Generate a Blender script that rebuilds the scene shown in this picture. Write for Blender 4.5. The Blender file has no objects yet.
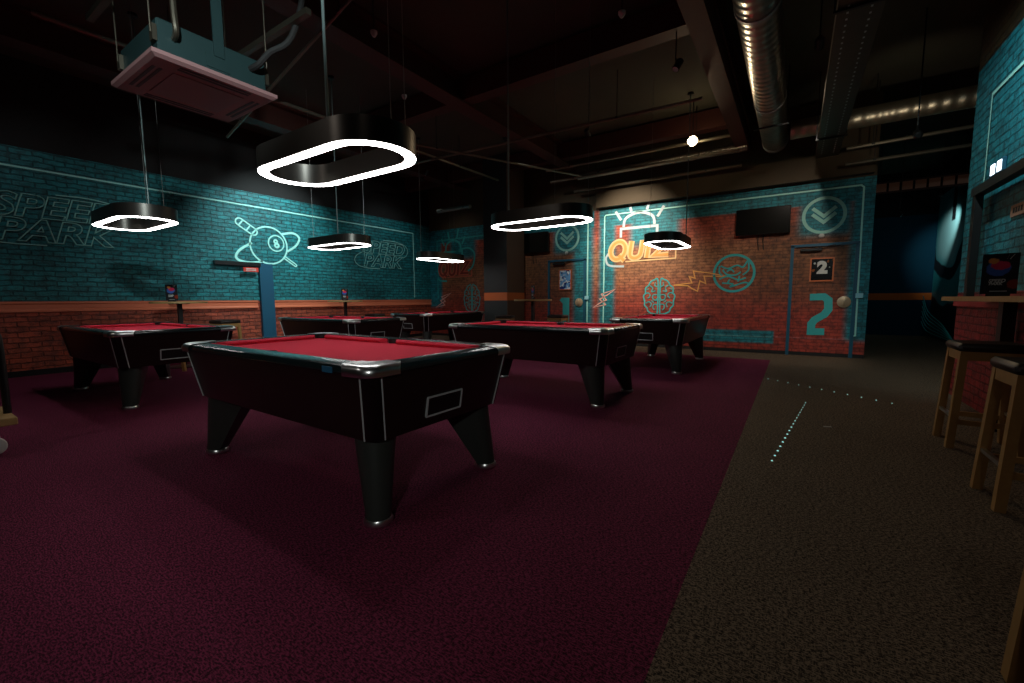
import bpy, bmesh, math, random
from mathutils import Vector, Matrix
random.seed(4)
PI=math.pi
scn=bpy.context.scene
COL=scn.collection
# ------------------------------------------------------------------ colour
def lin(c):
    return tuple((v/255/12.92 if v/255<=.04045 else ((v/255+.055)/1.055)**2.4) for v in c)
# ------------------------------------------------------------------ node helper
class N:
    def __init__(s,name):
        s.m=bpy.data.materials.new(name); s.m.use_nodes=True
        s.t=s.m.node_tree; s.b=s.t.nodes['Principled BSDF']; s._g=None
    def n(s,ty,**k):
        x=s.t.nodes.new(ty)
        for a,v in k.items(): setattr(x,a,v)
        return x
    def l(s,a,b): s.t.links.new(a,b)
    def put(s,sock,v):
        if isinstance(v,bpy.types.NodeSocket): s.l(v,sock)
        elif isinstance(v,(tuple,list)) and len(v)==3 and sock.type=='RGBA': sock.default_value=(*v,1)
        else: sock.default_value=v
    def math(s,op,a,b=None,c=None,clamp=False):
        x=s.n('ShaderNodeMath',operation=op,use_clamp=clamp); s.put(x.inputs[0],a)
        if b is not None: s.put(x.inputs[1],b)
        if c is not None: s.put(x.inputs[2],c)
        return x.outputs[0]
    def pos(s):
        if s._g is None:
            g=s.n('ShaderNodeTexCoord'); x=s.n('ShaderNodeSeparateXYZ'); s.l(g.outputs['Object'],x.inputs[0])
            s._g=(g.outputs['Object'],x.outputs[0],x.outputs[1],x.outputs[2])
        return s._g
    def step(s,v,a,w):      # soft step up at a with width w
        x=s.n('ShaderNodeMapRange',interpolation_type='SMOOTHSTEP'); s.put(x.inputs[0],v)
        x.inputs[1].default_value=a-w/2; x.inputs[2].default_value=a+w/2
        return x.outputs[0]
    def band(s,v,a,b,w): return s.math('MULTIPLY',s.step(v,a,w),s.math('SUBTRACT',1.0,s.step(v,b,w)))
    def rect(s,u,v,u0,u1,v0,v1,w=.12): return s.math('MULTIPLY',s.band(u,u0,u1,w),s.band(v,v0,v1,w))
    def mix(s,f,a,b,mode='MIX'):
        x=s.n('ShaderNodeMix',data_type='RGBA',blend_type=mode); s.put(x.inputs[0],f); s.put(x.inputs[6],a); s.put(x.inputs[7],b)
        return x.outputs[2]
    def noise(s,vec,scale,detail=3,rough=.6):
        x=s.n('ShaderNodeTexNoise'); s.put(x.inputs['Vector'],vec); x.inputs['Scale'].default_value=scale
        x.inputs['Detail'].default_value=detail; x.inputs['Roughness'].default_value=rough
        return x.outputs[0]
    def comb(s,x,y,z=0.0):
        c=s.n('ShaderNodeCombineXYZ')
        for i,v in enumerate((x,y,z)): s.put(c.inputs[i],v)
        return c.outputs[0]
    def bump(s,h,strength=.5,dist=.01):
        x=s.n('ShaderNodeBump'); s.put(x.inputs['Height'],h); x.inputs['Strength'].default_value=strength; x.inputs['Distance'].default_value=dist
        s.l(x.outputs[0],s.b.inputs['Normal'])
    def base(s,c,rough=.6,metal=0,spec=.5):
        s.put(s.b.inputs['Base Color'],c); s.put(s.b.inputs['Roughness'],rough); s.put(s.b.inputs['Metallic'],metal)
        s.b.inputs['Specular IOR Level'].default_value=spec
        return s.m
def simple(name,c,rough=.6,metal=0,spec=.5,noise=0,scale=8,bump=0):
    k=N(name)
    o=k.pos()[0]
    nz=k.noise(o,scale)
    col=k.mix(k.math('MULTIPLY',nz,noise),c,tuple(v*.35 for v in c)) if noise else c
    if bump: k.bump(k.noise(o,scale*6),bump,.004)
    return k.base(col,rough,metal,spec)
def emit(name,c,st):
    k=N(name); k.base(c,.5); k.put(k.b.inputs['Emission Color'],c); k.b.inputs['Emission Strength'].default_value=st
    return k.m
# ------------------------------------------------------------------ mesh helpers
class MB:
    def __init__(s): s.bm=bmesh.new(); s.mi=0
    def face(s,vs):
        try: f=s.bm.faces.new(vs); f.material_index=s.mi; return f
        except ValueError: return None
    def loops(s,rings,cap0=True,cap1=True,close=False):
        R=[[s.bm.verts.new(p) for p in r] for r in rings]
        n=len(R[0]); m=len(R)
        for i in range(m if close else m-1):
            a,b=R[i],R[(i+1)%m]
            for j in range(n): s.face((a[j],a[(j+1)%n],b[(j+1)%n],b[j]))
        if not close:
            if cap0: s.face(R[0][::-1])
            if cap1: s.face(R[-1])
        return s
    def box(s,x0,x1,y0,y1,z0,z1,bev=0):
        if bev:
            b=min(bev,(x1-x0)*.45,(y1-y0)*.45,(z1-z0)*.45)
            def r(i,z): return [(x0+i+b,y0+i,z),(x1-i-b,y0+i,z),(x1-i,y0+i+b,z),(x1-i,y1-i-b,z),(x1-i-b,y1-i,z),(x0+i+b,y1-i,z),(x0+i,y1-i-b,z),(x0+i,y0+i+b,z)]
            return s.loops([r(b*.7,z0),r(0,z0+b),r(0,z1-b),r(b*.7,z1)])
        return s.loops([[(x0,y0,z),(x1,y0,z),(x1,y1,z),(x0,y1,z)] for z in (z0,z1)])
    def tube(s,pts,r,n=10,close=False,caps=True):
        pts=[Vector(p) for p in pts]; rings=[]; m=len(pts); up=None
        for i,p in enumerate(pts):
            a=pts[i-1] if (i>0 or close) else p; b=pts[(i+1)%m] if (i<m-1 or close) else p
            t=(b-a).normalized()
            if up is None:
                up=Vector((0,0,1)) if abs(t.z)<.9 else Vector((1,0,0))
            u=(up-t*up.dot(t)).normalized(); v=t.cross(u); up=u
            rr=r[i] if isinstance(r,(list,tuple)) else r
            rings.append([p+u*math.cos(2*PI*j/n)*rr+v*math.sin(2*PI*j/n)*rr for j in range(n)])
        return s.loops(rings,caps,caps,close)
    def lathe(s,prof,c=(0,0,0),n=24):
        rings=[[(c[0]+r*math.cos(2*PI*j/n),c[1]+r*math.sin(2*PI*j/n),c[2]+z) for j in range(n)] for r,z in prof]
        return s.loops(rings)
    def bar(s,a,b,w,h):
        a=Vector(a);b=Vector(b);t=(b-a).normalized(); up=Vector((0,0,1)) if abs(t.z)<.95 else Vector((0,1,0))
        u=t.cross(up).normalized(); v=u.cross(t)
        return s.loops([[p-u*w/2-v*h/2,p+u*w/2-v*h/2,p+u*w/2+v*h/2,p-u*w/2+v*h/2] for p in (a,b)])
    def ribbon(s,pts,w,P,closed=False):
        # flat painted stroke in the (u,v) plane of P; later strokes lie a hair above earlier ones
        P0=P; s.k=getattr(s,'k',0)+1; dn=(Vector(P0(0,0))-Vector(P0(0,0))); a0=P0(0,0)
        nv=Vector((1,0,0)) if abs(a0[0]-(XW+.012))<.001 else (Vector((-1,0,0)) if abs(a0[0]-(XR-.01))<.001 else Vector((0,-1,0)))
        kk=s.k*.0005; P=lambda a_,c_: Vector(P0(a_,c_))+nv*kk
        pts=[Vector(p) for p in pts]
        if closed and (pts[0]-pts[-1]).length<1e-6: pts=pts[:-1]
        m=len(pts); L=[];R=[]
        for i,p in enumerate(pts):
            a=pts[i-1] if (i>0 or closed) else p; b=pts[(i+1)%m] if (i<m-1 or closed) else p
            d1=(p-a); d2=(b-p)
            t=((d1.normalized() if d1.length else d2.normalized())+(d2.normalized() if d2.length else d1.normalized()))
            if t.length<1e-6: t=d2
            t.normalize(); nrm=Vector((-t.y,t.x)); k=1
            if d1.length and d2.length: k=1/max(.45,abs(nrm.dot(Vector((-d2.normalized().y,d2.normalized().x)))))
            L.append(s.bm.verts.new(P(*(p+nrm*w/2*k)))); R.append(s.bm.verts.new(P(*(p-nrm*w/2*k))))
        for i in range(m if closed else m-1):
            j=(i+1)%m; s.face((L[i],R[i],R[j],L[j]))
        return s
    def poly(s,pts,P):
        s.face([s.bm.verts.new(P(*p)) for p in pts]); return s
    def xf(s,M): s.bm.transform(M); return s
    def out(s,name,mats,parent=None,loc=None,smooth=False,recalc=True):
        if recalc: bmesh.ops.recalc_face_normals(s.bm,faces=s.bm.faces)
        me=bpy.data.meshes.new(name); s.bm.to_mesh(me); s.bm.free()
        if not isinstance(mats,(list,tuple)): mats=[mats]
        for m in mats: me.materials.append(m)
        if smooth:
            for p in me.polygons: p.use_smooth=True
            try: me.set_sharp_from_angle(angle=R(38))
            except Exception: pass
        o=bpy.data.objects.new(name,me); COL.objects.link(o)
        if parent: o.parent=parent
        if loc: o.location=loc
        return o
R=math.radians
def tag(o,label=None,cat=None,group=None,kind=None):
    if label: o['label']=label
    if cat: o['category']=cat
    if group: o['group']=group
    if kind: o['kind']=kind
    return o
def empty(name,loc=(0,0,0),rz=0):
    o=bpy.data.objects.new(name,None); COL.objects.link(o); o.location=loc; o.rotation_euler=(0,0,rz); o.empty_display_size=.1
    return o
def copy_tree(o,parent=None):
    c=o.copy(); COL.objects.link(c)
    if parent: c.parent=parent
    for ch in list(o.children): copy_tree(ch,c)
    return c
def struct(o): o['kind']='structure'; return o
def circ(cx,cy,rx,ry=None,a0=0,a1=2*PI,n=40,rot=0):
    ry=ry or rx; o=[]
    for i in range(n+1):
        a=a0+(a1-a0)*i/n; x=rx*math.cos(a); y=ry*math.sin(a)
        o.append((cx+x*math.cos(rot)-y*math.sin(rot),cy+x*math.sin(rot)+y*math.cos(rot)))
    return o
def smooth_path(pts,n=6,closed=False):
    P=[Vector(p) for p in pts]; m=len(P); o=[]
    for i in range(m if closed else m-1):
        g=lambda k:P[k%m] if closed else P[max(0,min(m-1,k))]
        a,b,c,d=g(i-1),g(i),g(i+1),g(i+2)
        for j in range(n):
            t=j/n
            o.append(.5*((2*b)+(c-a)*t+(2*a-5*b+4*c-d)*t*t+(3*b-a-3*c+d)*t**3))
    if not closed: o.append(P[-1])
    return o
def text_mesh(name,txt,size,mat,M,parent=None,outline=None,shear=0,offset=0,extrude=0,space=1.0,align='LEFT'):
    cu=bpy.data.curves.new(name,'FONT'); cu.body=txt; cu.size=size; cu.shear=shear; cu.offset=offset; cu.space_character=space
    cu.resolution_u=4; cu.align_x=align
    if outline: cu.fill_mode='NONE'; cu.bevel_depth=outline; cu.bevel_resolution=1
    else: cu.extrude=extrude
    to=bpy.data.objects.new(name,cu); COL.objects.link(to)
    bpy.context.view_layer.update()
    me=bpy.data.meshes.new_from_object(to.evaluated_get(bpy.context.evaluated_depsgraph_get()))
    bpy.data.objects.remove(to)
    me.transform(M); me.materials.clear(); me.materials.append(mat)
    o=bpy.data.objects.new(name,me); COL.objects.link(o)
    if parent: o.parent=parent
    return o

# ------------------------------------------------------------------ dimensions
XW=-9.75; YQ=10.07; XR=1.557; ZC=4.7; XM=3.25; YF=16.8; YB=-3.0; XE=1.11
# ------------------------------------------------------------------ materials
def brick_nodes(k,u,v,bw=.235,bh=.078,mort=.010,rough_noise=1.0,mdark=.38):
    nz=k.noise(k.comb(u,v),5,3)
    uu=k.math('ADD',u,k.math('MULTIPLY',nz,.03*rough_noise)); vv=k.math('ADD',v,k.math('MULTIPLY',nz,.03*rough_noise))
    b=k.n('ShaderNodeTexBrick'); k.l(k.comb(uu,vv),b.inputs['Vector'])
    b.inputs['Scale'].default_value=1; b.inputs['Brick Width'].default_value=bw; b.inputs['Row Height'].default_value=bh
    b.inputs['Mortar Size'].default_value=mort; b.inputs['Mortar Smooth'].default_value=.4
    b.inputs['Color1'].default_value=(1,1,1,1); b.inputs['Color2'].default_value=(.68,.68,.68,1); b.inputs['Mortar'].default_value=(*([mdark]*3),1)
    return b.outputs['Color'],b.outputs['Fac']
def wall_mat(name,axis,paint,shade=1.0,gloss=.55,bs=.9,bw=.235,bh=.078,rn=2.2,mort=.010):
    k=N(name); o,x,y,z=k.pos(); u={'x':x,'y':y}[axis]
    bc,fac=brick_nodes(k,u,z,bw,bh,mort,rn)
    col=paint(k,u,z)
    worn=k.noise(k.comb(u,z),9,5,.75)
    big=k.noise(k.comb(u,z),2.2,4,.7)
    col=k.mix(k.math('MULTIPLY',k.step(worn,.52,.24),.75),col,k.mix(.75,col,(.012,.014,.016)))
    col=k.mix(k.math('MULTIPLY',k.step(big,.5,.4),.4),col,k.mix(.6,col,(.02,.02,.02)))
    col=k.mix(shade,col,bc,'MULTIPLY')
    h=k.math('ADD',k.math('MULTIPLY',fac,-1.0),k.math('MULTIPLY',k.noise(k.comb(u,z),22,4,.7),.9))
    h=k.math('ADD',h,k.math('MULTIPLY',bc,.5))
    k.bump(h,bs,.016)
    return k.base(col,gloss)
TEAL=(.012,.26,.32); REDO=(.50,.085,.045); BROWN=(.30,.10,.035); DTEAL=(.01,.13,.18)
def paint_left(k,u,z):
    n=k.noise(k.comb(u,z),1.1,3)
    teal=k.mix(n,(.010,.22,.24),(.028,.43,.46))
    red=k.mix(n,(.55,.065,.028),(.78,.16,.07))
    return k.mix(k.step(z,1.13,.015),red,teal)
def paint_quiz(k,u,z):
    n=k.noise(k.comb(u,z),.9,2)
    low=k.mix(k.step(k.math('ADD',z,k.math('MULTIPLY',n,.5)),1.6,1.3),(.60,.075,.045),(.58,.25,.11))
    col=k.mix(k.step(z,2.35,.7),low,(.62,.11,.055))
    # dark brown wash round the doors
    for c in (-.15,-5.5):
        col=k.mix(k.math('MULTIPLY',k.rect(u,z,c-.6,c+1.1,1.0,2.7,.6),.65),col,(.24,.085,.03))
    T=(.02,.36,.44)
    m=k.band(z,2.86,4,.05)
    m=k.math('MULTIPLY',m,k.math('SUBTRACT',1.0,k.band(u,-4.20,-4.06,.03)))
    for r in ((-4.06,-3.66,0.2,4,.16),(.80,2,0.32,4,.14),(-9.9,-9.25,.9,4,.14),(-4.75,-4.22,.1,4,.2),(-3.3,-2.2,2.35,3,.25),(-8.9,-7.9,2.35,3,.25),(-2.4,-.32,.20,.46,.05),(.0,.8,2.3,3.0,.2),(-5.3,-4.5,2.3,3.0,.2),(-7.2,-5.6,.20,.46,.05)):
        m=k.math('MAXIMUM',m,k.rect(u,z,*r))
    col=k.mix(m,col,T)
    ln=k.rect(u,z,-2.2,-.36,.325,.345,.02)
    col=k.mix(k.math('MULTIPLY',ln,.8),col,(.3,.8,.8))
    ln=k.rect(u,z,-.3,.8,.33,.35,.02)
    col=k.mix(k.math('MULTIPLY',ln,.6),col,(.9,.3,.3))
    return k.mix(k.step(z,.07,.01),(.012,.012,.012),col)
def paint_right(k,u,z):
    col=k.mix(k.step(z,1.17,.02),(.50,.03,.03),(.02,.36,.44))
    return k.mix(k.step(z,3.55,.02),col,(.10,.06,.02))
M_left=wall_mat('teal_and_brick_red_painted_brick','y',paint_left,1.0,.5,1.0)
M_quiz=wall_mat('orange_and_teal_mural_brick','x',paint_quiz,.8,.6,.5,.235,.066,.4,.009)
M_right=wall_mat('right_wall_teal_brick','y',paint_right,.9,.5,.9,.235,.078,1.2)
M_dark=simple('black_painted_plaster',(.012,.010,.009),.8,noise=.5)
M_over=simple('brown_painted_bulkhead',(.085,.060,.030),.75,noise=.5,scale=2)
M_ceil=simple('near_black_ceiling',(.078,.074,.050),.85,noise=.6,scale=1.2)
def mk_blue():
    k=N('blue_wall_with_orange_stripe'); o,x,y,z=k.pos()
    c=k.mix(k.noise(o,.8),(.0015,.022,.040),(.002,.032,.055))
    c=k.mix(k.band(z,1.04,1.24,.01),c,(.42,.10,.02)); c=k.mix(k.step(z,3.45,.02),c,(.01,.01,.01))
    return k.base(c,.8,0,.08)
M_blue=mk_blue()
def mk_carpet():
    k=N('woven_carpet'); o,x,y,z=k.pos()
    n1=k.noise(o,1.3,3); n2=k.noise(o,60,3,.7)
    st=k.noise(k.comb(k.math('MULTIPLY',x,62.0),k.math('MULTIPLY',y,180.0)),1,2,.6)
    st2=k.noise(k.comb(k.math('MULTIPLY',x,190.0),k.math('MULTIPLY',y,56.0)),1,2,.6)
    w=k.math('MAXIMUM',k.step(st,.52,.16),k.math('MULTIPLY',k.step(st2,.56,.14),.8))
    mg=k.mix(w,(.06,.013,.026),(.32,.043,.112))
    br=k.mix(w,(.042,.032,.022),(.32,.240,.160))
    m=k.math('MULTIPLY',k.math('LESS_THAN',x,-.315),k.math('LESS_THAN',y,9.0))
    c=k.mix(m,br,mg); c=k.mix(k.math('MULTIPLY',n1,.45),c,k.mix(.6,c,(.005,.002,.003)))
    k.bump(k.math('ADD',w,n2),.6,.004)
    return k.base(c,.95,0,.15)
M_carpet=mk_carpet()
M_lam=simple('black_walnut_laminate',(.020,.010,.008),.34,noise=.4,spec=.35,scale=20)
M_lamc=simple('black_gloss_corner_panel',(.004,.004,.004),.16,spec=.5)
M_leg=simple('black_satin_leg',(.030,.036,.032),.36,spec=.5)
M_rail=simple('polished_black_rail',(.012,.022,.024),.20,spec=.8)
M_chrome=simple('brushed_chrome',(.78,.80,.80),.28,1.0)
M_strip=simple('satin_silver_trim',(.60,.64,.64),.45,.25)
def mk_cloth():
    k=N('red_pool_cloth'); o,x,y,z=k.pos()
    n=k.noise(o,90,3); c=k.mix(n,(.50,.022,.045),(.66,.040,.075)); k.bump(n,.2,.001)
    return k.base(c,.9,0,.15)
M_cloth=mk_cloth()
M_hole=simple('black_pocket_leather',(.004,.004,.004),.5)
M_reflpatch=simple('blue_reflection_tint',(.02,.13,.25),.5)
M_house=simple('dark_bronze_anodised_housing',(.085,.075,.065),.36,.8)
M_led=emit('white_led_diffuser',(1.0,.97,.95),14.0)
M_cable=simple('steel_suspension_cable',(.22,.22,.20),.4,.7)
M_rod=simple('pale_suspension_rod',(.20,.26,.25),.45,.4)
M_wood=simple('light_oak_edge',(.56,.35,.13),.5,noise=.5,scale=25)
M_woodd=simple('stool_oak',(.42,.23,.07),.5,noise=.5,scale=22)
M_seat=simple('dark_brown_leather_seat',(.022,.016,.012),.45,noise=.4)
M_black=simple('black_powder_coat',(.008,.008,.008),.42)
M_screen=simple('switched_off_screen',(.006,.006,.005),.16,spec=.7)
M_neon=simple('pale_teal_line_paint',(.45,.95,.85),.6,noise=.2,scale=30)
M_neond=simple('faded_pale_teal_line_paint',(.32,.72,.64),.6,noise=.35,scale=30)
M_teal2=simple('turquoise_line_paint',(.05,.52,.52),.6,noise=.35,scale=30)
M_lilac=simple('pale_lilac_line_paint',(.55,.68,.72),.6,noise=.3,scale=30)
M_orng=simple('amber_line_paint',(.85,.40,.10),.6,noise=.25,scale=30)
M_peach=simple('peach_line_paint',(.95,.62,.30),.6,noise=.2,scale=30)
M_pink=simple('pale_pink_line_paint',(.95,.50,.42),.6,noise=.2,scale=30)
M_redl=simple('brick_red_line_paint',(.75,.17,.10),.6,noise=.2,scale=30)
M_reddk=simple('deep_red_fill_paint',(.30,.045,.03),.6,noise=.3,scale=20)
M_frame=simple('blue_door_frame_paint',(.012,.10,.17),.5)
M_frame2=simple('brighter_blue_post_paint',(.010,.085,.15),.5)
M_white=simple('white_plastic',(.62,.62,.58),.5)
M_red=simple('red_sign_plate',(.65,.05,.03),.5)
M_orf=simple('orange_picture_frame',(.65,.17,.05),.5)
M_galv=None
def mk_galv(name,axis,c=(.42,.40,.36),rib=60,rough=.30):
    k=N(name); o,x,y,z=k.pos(); a={'x':x,'y':y}[axis]
    w=k.math('SINE',k.math('MULTIPLY',a,float(rib)))
    k.bump(k.math('ADD',w,k.noise(o,14)),.55,.008)
    cc=k.mix(k.noise(o,6),c,tuple(v*.5 for v in c))
    return k.base(cc,rough,.95)
M_ductY=mk_galv('spiral_galvanised_duct','y',(.62,.58,.52),50)
M_ductX=mk_galv('flexible_foil_duct','x',(.75,.68,.52),40,.42)
M_ductF=mk_galv('thin_foil_hose','x',(.5,.45,.4),140)
M_tray=simple('grey_metal_tray',(.13,.11,.08),.4,.8,noise=.4)
M_pipe=simple('galvanised_pipe',(.22,.20,.15),.4,.7,noise=.4)
M_beam=simple('dark_red_steel_beam',(.085,.022,.015),.6,noise=.5,scale=3)
M_ac=simple('off_white_ac_panel',(.30,.155,.15),.5,noise=.15)
M_acg=simple('ac_intake_grille',(.26,.21,.20),.6)
M_acb=simple('grey_green_ac_casing',(.016,.042,.042),.5,.2,noise=.3)
M_bulb=emit('warm_lamp_lens',(1.0,.78,.46),24.0)
M_dotm=emit('glowing_cyan_dot',(.45,.95,.85),.7)
M_wl=emit('cold_white_led_window',(.8,.92,1.0),3.2)

# ------------------------------------------------------------------ setting
b=MB(); b.box(XW-.2,XM+.3,YB-.2,YF+.3,-.1,0); struct(b.out('floor',M_carpet))
b=MB(); b.box(XW-.2,XM+.3,YB-.2,YF+.3,ZC,ZC+.1); struct(b.out('ceiling',M_ceil))
b=MB(); b.box(XW-.2,XW,YB,YQ,0,3.42); wl=struct(b.out('wall_left',M_left))
b=MB(); b.box(XW-.2,XW,YB,YQ,3.42,ZC); struct(b.out('wall_left_upper',M_dark))
b=MB(); b.box(XW-.2,XE,YQ,YQ+.2,0,3.27); wq=struct(b.out('wall_back',M_quiz))
b=MB(); b.box(XW-.2,XE,YQ,YQ+.2,3.27,ZC).box(-4.1,XE-.05,YQ-.16,YQ,3.30,3.72); struct(b.out('wall_back_upper',M_over))
b=MB(); b.box(XE-.2,XE,YQ+.2,YF,0,ZC); struct(b.out('wall_corridor',M_blue))
b=MB(); b.box(XE-.2,XM+.2,YF,YF+.2,0,ZC); struct(b.out('wall_far',M_blue))
b=MB(); b.box(XR,XR+.2,YB,6.92,0,ZC); wr=struct(b.out('wall_right',M_right))
b=MB(); b.box(XW-.2,XM+.2,YB-.2,YB,0,ZC); struct(b.out('wall_rear',M_dark))
b=MB(); b.box(XR+.2,XM+.2,6.72,6.92,0,ZC); struct(b.out('wall_return',M_dark))
# trims
b=MB(); b.box(XW,XW+.02,YB,YQ,0,.09); struct(b.out('baseboard_left',M_black))
def mold(y0,y1):
    pass
b=MB()
prof=[(0,1.135),(.045,1.135),(.045,1.105),(.03,1.09),(.028,1.02),(.045,1.0),(.045,.975),(.0,.965)]
b.loops([[(XW+p[0],y,p[1]) for p in prof] for y in (YB,4.74)])
b.loops([[(XW+p[0],y,p[1]) for p in prof] for y in (5.09,YQ-.01)])
struct(b.out('trim_1',simple('orange_red_dado_rail',(.75,.19,.09),.42)))
b=MB(); b.box(XR-.03,XR,YB,6.92,1.02,1.07); struct(b.out('trim_2',simple('red_dado_rail',(.45,.03,.03),.4)))
# far mural wall on the right
def mk_mural():
    k=N('teal_black_swoosh_mural'); o,x,y,z=k.pos()
    d=k.math('SQRT',k.math('ADD',k.math('POWER',k.math('MULTIPLY',k.math('SUBTRACT',y,15.6),.75),2.0),k.math('POWER',k.math('SUBTRACT',z,2.75),2.0)))
    d=k.math('ADD',d,k.math('MULTIPLY',k.noise(o,1.1,1),.35))
    low=k.math('SUBTRACT',1.0,k.step(z,2.5,.1))
    c=k.mix(k.step(d,.95,.5),(.30,.62,.62),(.03,.36,.38))  # pale centre paints in the spotlight's hot spot
    c=k.mix(k.math('MULTIPLY',k.band(d,1.05,1.35,.05),low),c,(.003,.006,.01))
    c=k.mix(k.step(d,2.0,.06),c,(.004,.012,.02))
    c=k.mix(k.math('MULTIPLY',k.band(y,15.2,15.5,.06),k.step(z,3.05,.05)),c,(.003,.005,.008))
    c=k.mix(k.band(y,12.0,14.1,.15),c,(.01,.03,.06))
    return k.base(c,.6)
b=MB(); b.box(XM,XM+.2,6.92,YF,0,3.9); struct(b.out('wall_mural',mk_mural()))
b=MB(); b.box(XM,XM+.2,6.92,YF,3.9,ZC); struct(b.out('wall_mural_upper',M_dark))

# ------------------------------------------------------------------ painted line work
PL=lambda u,v:(XW+.012,u,v)
PQ=lambda u,v:(u,YQ-.008,v)
PRt=lambda u,v:(XR-.01,u,v)
def stroke(name,paths,w,P,mat,parent,label=None,closed=False):
    b=MB()
    for p in paths: b.ribbon(p,w,P,closed)
    o=b.out(name,mat,parent,recalc=False)
    if label: o['label']=label
    return o
stroke('neon_line',[[(YB,3.13),(9.36,3.13),(9.36,1.2)]],.027,PL,M_neon,wl,'long pale teal painted line across the top of the brick')
stroke('neon_line',[[(7.57,3.10),(7.57,2.3)]],.02,PL,M_neond,wl)
# text placement matrices
def ML(u,z): return Matrix(((0,0,1,XW+.014),(1,0,0,u),(0,1,0,z),(0,0,0,1)))
def MQ(u,z): return Matrix(((1,0,0,u),(0,0,-1,YQ-.012),(0,1,0,z),(0,0,0,1)))
def logo_speed(u0,sc,mat,label):
    g=empty('speed_park_logo'); g.parent=wl; g['label']=label
    S=Matrix.Diagonal((1.16,1,1,1))
    text_mesh('lettering','SPEED',.46*sc,mat,ML(u0+.28*sc,2.42)@S,g,.008,.25,.012*sc)
    text_mesh('lettering','PARK',.46*sc,mat,ML(u0+.30*sc,2.055)@S,g,.008,.25,.012*sc)
    stroke('arc',[smooth_path([(u0+1.0*sc,2.79),(u0+1.4*sc,2.80),(u0+1.78*sc,2.72),(u0+1.90*sc,2.57),(u0+1.82*sc,2.42),(u0+1.7*sc,2.36)]),
                  smooth_path([(u0+.28*sc,2.42),(u0+.1*sc,2.32),(u0+.03*sc,2.18),(u0+.16*sc,2.05),(u0+.45*sc,2.0),(u0+.85*sc,2.0)])],.018,PL,mat,g)
logo_speed(7.23,1.0,M_neond,'second outlined lettering logo, further along the teal wall by its corner')
logo_speed(.82,1.0,M_neond,'faint outlined lettering logo at the left end of the teal wall')
# planet and cue drawing
pc=(5.06,2.34); pr_=.40
pg=empty('planet_drawing'); pg.parent=wl; pg['label']='pale ringed planet with a cue and a ball number drawn on the teal brick'
stroke('planet_circle',[circ(*pc,pr_,pr_)],.035,PL,M_neon,pg,closed=True)
stroke('ball_circle',[circ(pc[0]+.16,pc[1]+.06,.17,.17)],.03,PL,M_neon,pg,closed=True)
b=MB(); 
for dx,dz,r in ((-.0,.04,.055),(.02,-.045,.065)): b.ribbon(circ(pc[0]+.15+dx,pc[1]+.06+dz,r*.62),r*.7,PL,True)
b.out('ball_number',M_neon,pg,recalc=False)
stroke('planet_ring',[smooth_path([(pc[0]-.36,pc[1]+.02),(pc[0]-.62,pc[1]-.16),(pc[0]-.68,pc[1]-.33),(pc[0]-.45,pc[1]-.40),(pc[0]-.16,pc[1]-.36)]),
      smooth_path([(pc[0]+.30,pc[1]+.28),(pc[0]+.55,pc[1]+.33),(pc[0]+.70,pc[1]+.24),(pc[0]+.62,pc[1]+.06),(pc[0]+.40,pc[1]-.10)])],.05,PL,M_neon,pg)
def capsule(a,b_,r,n=8):
    a=Vector(a);b_=Vector(b_);t=(b_-a).normalized(); th=math.atan2(t.y,t.x); o=[]
    for i in range(n+1): q=th+PI/2+PI*i/n; o.append((a.x+r*math.cos(q),a.y+r*math.sin(q)))
    for i in range(n+1): q=th-PI/2+PI*i/n; o.append((b_.x+r*math.cos(q),b_.y+r*math.sin(q)))
    return o
stroke('cue_outline',[capsule((pc[0]-.58,pc[1]+.43),(pc[0]-.31,pc[1]+.26),.075),capsule((pc[0]+.34,pc[1]-.24),(pc[0]+.58,pc[1]-.40),.025)],.03,PL,M_neon,pg,closed=True)
stroke('cue_marks',[[(pc[0]-.52,pc[1]+.46),(pc[0]-.60,pc[1]+.36)],[(pc[0]-.38,pc[1]+.37),(pc[0]-.46,pc[1]+.26)]],.03,PL,M_neon,pg)

# quiz wall drawings
def bolt(u,z,sx,sz,mat,name,label):
    p=[(-.5,-.45),(.08,-.30),(-.05,-.12),(.12,-.05),(-.02,.14),(.14,.2),(.5,.5),(-.12,.26),(-.02,.08),(-.2,.0),(-.08,-.14),(-.22,-.24)]
    stroke(name,[[(u+a*sx,z+c*sz) for a,c in p]],.028,PQ,mat,wq,label,closed=True)
def brain(u,z,w,h,mat,label):
    paths=[];cl=[]
    L=[(-.04,.46),(-.16,.50),(-.28,.44),(-.34,.34),(-.44,.26),(-.44,.12),(-.50,.02),(-.46,-.12),(-.46,-.24),(-.38,-.32),(-.34,-.42),(-.22,-.48),(-.10,-.50),(-.04,-.44)]
    S=[[(-.30,.34),(-.20,.26),(-.24,.16),(-.12,.18)],[(-.44,.10),(-.34,.12),(-.28,.04),(-.36,-.04)],[(-.06,.30),(-.14,.34),(-.12,.42)],[(-.06,.06),(-.18,.06),(-.20,-.04),(-.10,-.10),(-.06,-.04)],
       [(-.42,-.18),(-.32,-.14),(-.24,-.20),(-.28,-.30)],[(-.06,-.22),(-.16,-.22),(-.18,-.32),(-.12,-.38)],[(-.40,.22),(-.34,.24)],[(-.24,-.10),(-.16,-.16)]]
    for s in (1,-1):
        q=lambda P:[(u+s*a*w,z+c*h) for a,c in P]
        cl.append(smooth_path(q(L),4,True)); paths+= [smooth_path(q(k),4) for k in S]
    b=MB()
    for c in cl: b.ribbon(c,.030,PQ,True)
    for p in paths: b.ribbon(p,.022,PQ)
    o=b.out('brain_drawing',mat,wq,recalc=False); o['label']=label
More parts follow.
